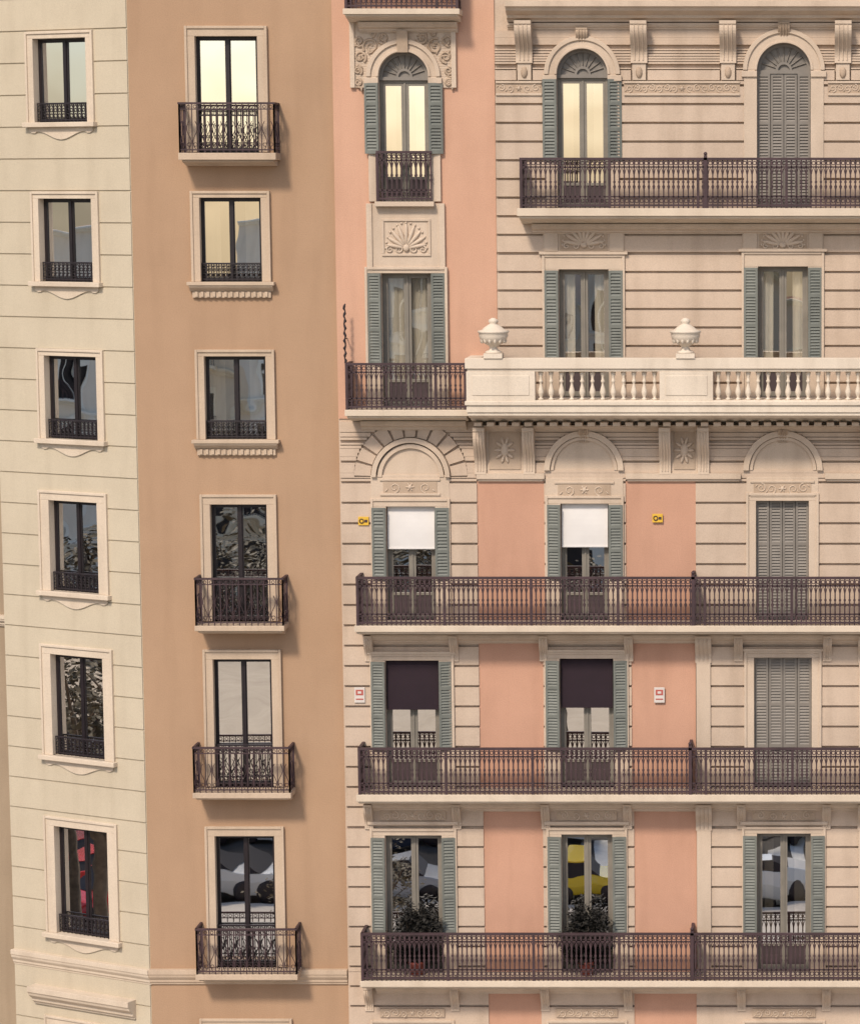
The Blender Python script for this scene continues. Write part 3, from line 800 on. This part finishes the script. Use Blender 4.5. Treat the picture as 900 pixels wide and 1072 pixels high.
# ---- potted plants on the lower balcony
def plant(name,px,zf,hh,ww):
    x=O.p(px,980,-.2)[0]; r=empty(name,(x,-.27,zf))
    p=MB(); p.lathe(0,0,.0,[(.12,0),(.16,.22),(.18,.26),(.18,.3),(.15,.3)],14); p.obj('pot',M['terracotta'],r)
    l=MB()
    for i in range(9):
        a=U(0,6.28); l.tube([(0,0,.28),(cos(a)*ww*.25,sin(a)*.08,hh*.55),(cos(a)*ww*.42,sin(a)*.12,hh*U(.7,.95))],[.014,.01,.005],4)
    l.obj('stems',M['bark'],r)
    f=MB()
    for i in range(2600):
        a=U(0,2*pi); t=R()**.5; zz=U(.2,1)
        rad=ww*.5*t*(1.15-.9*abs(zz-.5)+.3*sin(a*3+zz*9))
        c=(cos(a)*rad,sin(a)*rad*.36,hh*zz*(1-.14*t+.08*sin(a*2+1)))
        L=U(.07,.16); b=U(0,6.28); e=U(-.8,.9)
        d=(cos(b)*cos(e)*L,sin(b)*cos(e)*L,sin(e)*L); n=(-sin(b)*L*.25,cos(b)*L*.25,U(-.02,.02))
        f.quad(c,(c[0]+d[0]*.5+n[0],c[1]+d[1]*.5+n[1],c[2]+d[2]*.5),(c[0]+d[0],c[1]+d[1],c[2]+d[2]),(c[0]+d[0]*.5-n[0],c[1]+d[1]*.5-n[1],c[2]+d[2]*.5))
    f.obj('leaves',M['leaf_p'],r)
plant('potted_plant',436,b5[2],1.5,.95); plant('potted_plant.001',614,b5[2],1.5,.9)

# =============================================================== STREET AND OPPOSITE SIDE (seen in the glass)
def sheet_obj(name,x0,x1,y0,y1,z,mat,th=0):
    mb=MB()
    if th: mb.box(x0,x1,y0,y1,z-th,z)
    else: mb.quad((x0,y0,z),(x1,y0,z),(x1,y1,z),(x0,y1,z))
    return mb.obj(name,mat)
asph=stone('asphalt',(0.075,0.070,0.066),.15,.05,.9,.3,30)
gravel=stone('park_sand',(0.50,0.43,0.34),.12,.05)
pave=stone('pavement_slabs',(0.50,0.46,0.41),.08,.05)
wl=paint('road_paint',(.75,.74,.70),.8,.1)
sheet_obj('ground',-600,600,-600,600,GZ-.02,gravel)
sheet_obj('road',-400,400,-37,-27,GZ-.016,asph)
sheet_obj('road.001',-60,-26,-27.002,60,GZ-.012,asph)
sheet_obj('pavement',-26,120,-27,14,GZ+.12,pave,.13)
sheet_obj('pavement.001',-120,120,-42,-37,GZ+.12,pave,.13)
mk=MB()
for i in range(-30,20): mk.quad((i*4,-31.07,GZ-.008),(i*4+2,-31.07,GZ-.008),(i*4+2,-30.93,GZ-.008),(i*4,-30.93,GZ-.008))
for i in range(14): mk.quad((-1+i*1.1,-36,GZ-.008),(-.5+i*1.1,-36,GZ-.008),(-.5+i*1.1,-28,GZ-.008),(-1+i*1.1,-28,GZ-.008))
for i in range(12): mk.quad((-44+i*1.3,-13,GZ-.006),(-43.4+i*1.3,-13,GZ-.006),(-43.4+i*1.3,-9.5,GZ-.006),(-44+i*1.3,-9.5,GZ-.006))
mk.obj('road_markings',wl)

def car(name,x,y,rz,mat):
    r=empty(name,(x,y,GZ-.01),rz)
    b=MB()
    secs=[(-2.1,.55,.62,.78),(-2.0,.35,.92,.84),(-1.4,.3,1.0,.88),(-.0,.28,1.02,.9),(1.0,.28,.98,.88),(1.75,.32,.86,.84),(2.05,.45,.62,.72)]
    vs=[];fs=[]
    for (xx,zl,zh,w_) in secs:
        zm=(zl+zh)/2
        vs+=[(xx,-w_*.92,zl),(xx,-w_,zm),(xx,-w_*.9,zh),(xx,w_*.9,zh),(xx,w_,zm),(xx,w_*.92,zl)]
    for i in range(len(secs)-1):
        for k in range(6):
            k2=(k+1)%6; fs.append((i*6+k,i*6+k2,i*6+6+k2,i*6+6+k))
    fs+=[(5,4,3,2,1,0),tuple((len(secs)-1)*6+k for k in range(6))]
    b.add(vs,fs); b.add([(-1.3,-.62,1.42),(.25,-.62,1.44),(.25,.62,1.44),(-1.3,.62,1.42),(-1.3,-.62,1.38),(.25,-.62,1.40),(.25,.62,1.40),(-1.3,.62,1.38)],[(0,1,2,3),(0,1,5,4),(1,2,6,5),(2,3,7,6),(3,0,4,7)])
    b.obj('body',mat,r,.04)
    g=MB(); g.add([(-1.85,-.8,.98),(1.05,-.8,.99),(1.05,.8,.99),(-1.85,.8,.98),(-1.3,-.62,1.39),(.25,-.62,1.41),(.25,.62,1.41),(-1.3,.62,1.39)],[(0,1,5,4),(1,2,6,5),(2,3,7,6),(3,0,4,7)])
    g.obj('windows',M['frame_b'],r)
    wm=MB()
    for xx in (-1.3,1.3):
        for yy in (-.8,.8):
            wm.T=lambda p,xx=xx,yy=yy:(xx+p[0],yy+p[2],.33+p[1]); wm.lathe(0,0,-.1,[(.2,0),(.31,.02),(.33,.06),(.33,.14),(.31,.18),(.2,.2)],16)
    wm.T=None; wm.obj('wheels',M['iron_b'],r)
cols=[(.6,.02,.02),(.7,.7,.68),(.35,.36,.38),(.05,.06,.09),(.7,.7,.7),(.7,.5,.03)]
cm=[]
for i,c in enumerate(cols):
    m_,nt,b_=new_mat('car_paint_%d'%i); b_.inputs['Base Color'].default_value=c+(1,); b_.inputs['Roughness'].default_value=.25; b_.inputs['Coat Weight'].default_value=.6; cm.append(m_)
k=0
def nextcar(x,y,rz,ci):
    global k
    car('parked_car' if k==0 else 'parked_car.%03d'%k,x,y,rz,cm[ci]); k+=1
for i in range(16): nextcar(-34+i*4.9+U(-.3,.3),-35.8,pi if i%3 else 0,[1,2,0,1,5,4,3,1,2,4,0,1,5,3,1,2][i])
for i in range(8): nextcar(-22+i*5.9,-28.2,0,[1,4,1,2,5,1,4,1][i])
for (x,y,a,c) in ((-31,-9.2,1.3,0),(-33.5,-8.6,1.3,0),(-36.2,-9.5,1.3,0),(-39,-12.2,1.4,1),(-42,-11,1.3,0),(-34,-15.5,0,1),(-42,-16,0,4),(-50,-17,0,2)): nextcar(x,y,a,c)

def treemesh(seed,H):
    random.seed(seed); t=MB(); tips=[]
    t.tube([(0,0,0),(.08,.05,H*.2),(0,.1,H*.42)],[.28,.22,.17],8)
    for i in range(9):
        a=i*2.4+U(-.3,.3); zz=H*U(.3,.42); L=H*U(.28,.45)
        p1=(cos(a)*L*.4,sin(a)*L*.4,zz+L*.45); p2=(cos(a)*L*.75+U(-.4,.4),sin(a)*L*.75+U(-.4,.4),zz+L*.95)
        t.tube([(0,.05,zz),p1,p2],[.12,.08,.04],6); tips+=[p1,p2]
        for j in range(3):
            b=a+U(-1.2,1.2); l=L*U(.3,.5); p3=(p1[0]+cos(b)*l,p1[1]+sin(b)*l,p1[2]+l*U(.3,1)); t.tube([p1,p3],[.05,.02],5); tips.append(p3)
    f=MB()
    for c in tips:
        for q in range(2):
            o=(c[0]+U(-.8,.8),c[1]+U(-.8,.8),c[2]+U(-.4,.8)); rr=U(.6,1.2)
            for j in range(42):
                a,e,q_=U(0,6.28),U(-1.4,1.4),rr*R()**.4
                p=(o[0]+cos(a)*cos(e)*q_,o[1]+sin(a)*cos(e)*q_,o[2]+sin(e)*q_*.7)
                s=U(.08,.15); b=U(0,6.28); u=(cos(b)*s,sin(b)*s,U(-s,s)*.6); v=(-sin(b)*s*.6,cos(b)*s*.6,U(-s,s)*.5)
                f.quad((p[0]-u[0],p[1]-u[1],p[2]-u[2]),(p[0]+v[0],p[1]+v[1],p[2]+v[2]),(p[0]+u[0],p[1]+u[1],p[2]+u[2]),(p[0]-v[0],p[1]-v[1],p[2]-v[2]))
    a=t.obj('trunk_proto',M['bark']); b=f.obj('leaf_proto',M['leaf'])
    ma,mb_=a.data,b.data; bpy.data.objects.remove(a); bpy.data.objects.remove(b)
    return ma,mb_
tm=[treemesh(3,14.0),treemesh(11,13.0)]
random.seed(21)
spots=[(-34+i*6.6+U(-1,1),-39.5,1) for i in range(11)]+[(-30+i*8+U(-1,1),-47,1) for i in range(9)]+[(-23,-5.5,1),(-29,-7.0,.95),(-35,-2,1),(-41,-14.4,1),(-26,2,1),(-48,-13,1)]+[(-70+i*8,-40,1) for i in range(4)]+[(-13,-14,.55),(-4,-14,.5),(15,-14,.5)]
ti=0
for i,(x,y,sc) in enumerate(spots):
    if abs(x-7.4)<7 and y<-44: continue
    nm='plane_tree' if ti==0 else 'plane_tree.%03d'%ti; ti+=1
    r=empty(nm,(x,y,GZ-.02),U(0,6)); s=sc*U(.9,1.02); r.scale=(s,s,s)
    for me,n_ in zip(tm[i%2],('trunk','crown')):
        ob=bpy.data.objects.new(n_,me); scene.collection.objects.link(ob); ob.parent=r

def block(name,ox,oy,ang,W,top,col,seed):
    random.seed(seed)
    key='blk%d'%seed; M[key]=stone('opposite_stucco_%d'%seed,col,.06,.1); M[key+'t']=stone('opposite_trim_%d'%seed,tuple(min(.8,c*1.15) for c in col),.05,.08)
    B=Bld(name,ox,oy,ang); n=int(W/2.9); st=W/n; fl=3.4; z=GZ+4.6; holes=[]
    t=B.m('trims',key+'t'); fr=B.m('window_panes','frame_b'); ir=B.m('balcony_railings','iron')
    while z+2.8<top:
        mould(t,0,W,z-.1,z-.4,.3)
        for i in range(n):
            c=st*(i+.5); x0,x1,z0,z1=c-.6,c+.6,z,z+2.3
            holes.append((x0,x1,z0,z1)); t.box(x0-.2,x0,-.08,.1,z0,z1); t.box(x1,x1+.2,-.08,.1,z0,z1); t.box(x0-.2,x1+.2,-.1,.1,z1,z1+.25)
            fr.quad((x0,.2,z0),(x1,.2,z0),(x1,.2,z1),(x0,.2,z1)); t.box(c-.04,c+.04,.1,.18,z0,z1)
            if i%2==seed%2:
                t.box(c-1.1,c+1.1,-.7,.01,z-.15,z-.001); ir.box(c-1.05,c+1.05,-.66,-.63,z+.9,z+.95)
                for q in range(15): ir.box(c-1.05+q*.15-.02,c-1.05+q*.15+.02,-.655,-.635,z,z+.9)
        z+=fl
    for i in range(n):
        c=st*(i+.5); holes.append((c-1.0,c+1.0,GZ+.1,GZ+3.3)); fr.quad((c-1,.3,GZ+.1),(c+1,.3,GZ+.1),(c+1,.3,GZ+3.3),(c-1,.3,GZ+3.3))
    sheet(B.m('walls',key),0,W,GZ,top,0,holes); mould(t,0,W,top+.4,top,.7,.3); body(B,0,W,top,wallmat=key); B.done()
pal=[(.78,.68,.54),(.78,.72,.63),(.72,.52,.38),(.76,.66,.52),(.78,.73,.64),(.72,.60,.45)]
x=70
tops=[13.5,16,14.5,11.5,15.5,13,16.5,14]
for i in range(8):
    W=18; block('opposite_apartment_building' if i==0 else 'opposite_apartment_building.%03d'%i,x,-98,pi,W,tops[i],pal[i%6],100+i); x-=W
y=-90
for i in range(5):
    block('opposite_apartment_building.%03d'%(8+i),-92,y,pi/2,20,[14,12,15,11,14][i],pal[(i+2)%6],120+i); y+=20

# =============================================================== LIGHT, SKY, CAMERA
el=radians(45); az=radians(-20)
sd=bpy.data.lights.new('sun','SUN'); sd.energy=3.35; sd.angle=radians(8); sd.color=(1,.875,.735)
so=bpy.data.objects.new('sun',sd); scene.collection.objects.link(so)
S=(sin(az)*cos(el), -cos(az)*cos(el), sin(el))
so.rotation_euler=Vector(S).to_track_quat('Z','Y').to_euler(); so.location=(0,-20,60)
wd=bpy.data.worlds.new('World'); scene.world=wd; wd.use_nodes=True
nt=wd.node_tree; bg=nt.nodes['Background']; sk=nt.nodes.new('ShaderNodeTexSky'); sk.sky_type='NISHITA'; sk.sun_disc=False
sk.sun_elevation=el; sk.sun_rotation=math.atan2(S[0],S[1]); sk.dust_density=2.0; sk.air_density=1.0; sk.ozone_density=.8
nt.links.new(sk.outputs[0],bg.inputs[0]); bg.inputs[1].default_value=.145

cd=bpy.data.cameras.new('camera'); cam=bpy.data.objects.new('camera',cd); scene.collection.objects.link(cam)
cam.location=CAM; cam.rotation_euler=(pi/2-TH,0,0)
cd.sensor_fit='VERTICAL'; cd.sensor_height=24; cd.lens=F/1072*24; cd.shift_x=-(PX-450)/1072; cd.clip_end=3000
scene.camera=cam
scene.view_settings.view_transform='Standard'; scene.view_settings.look='None'; scene.view_settings.exposure=0
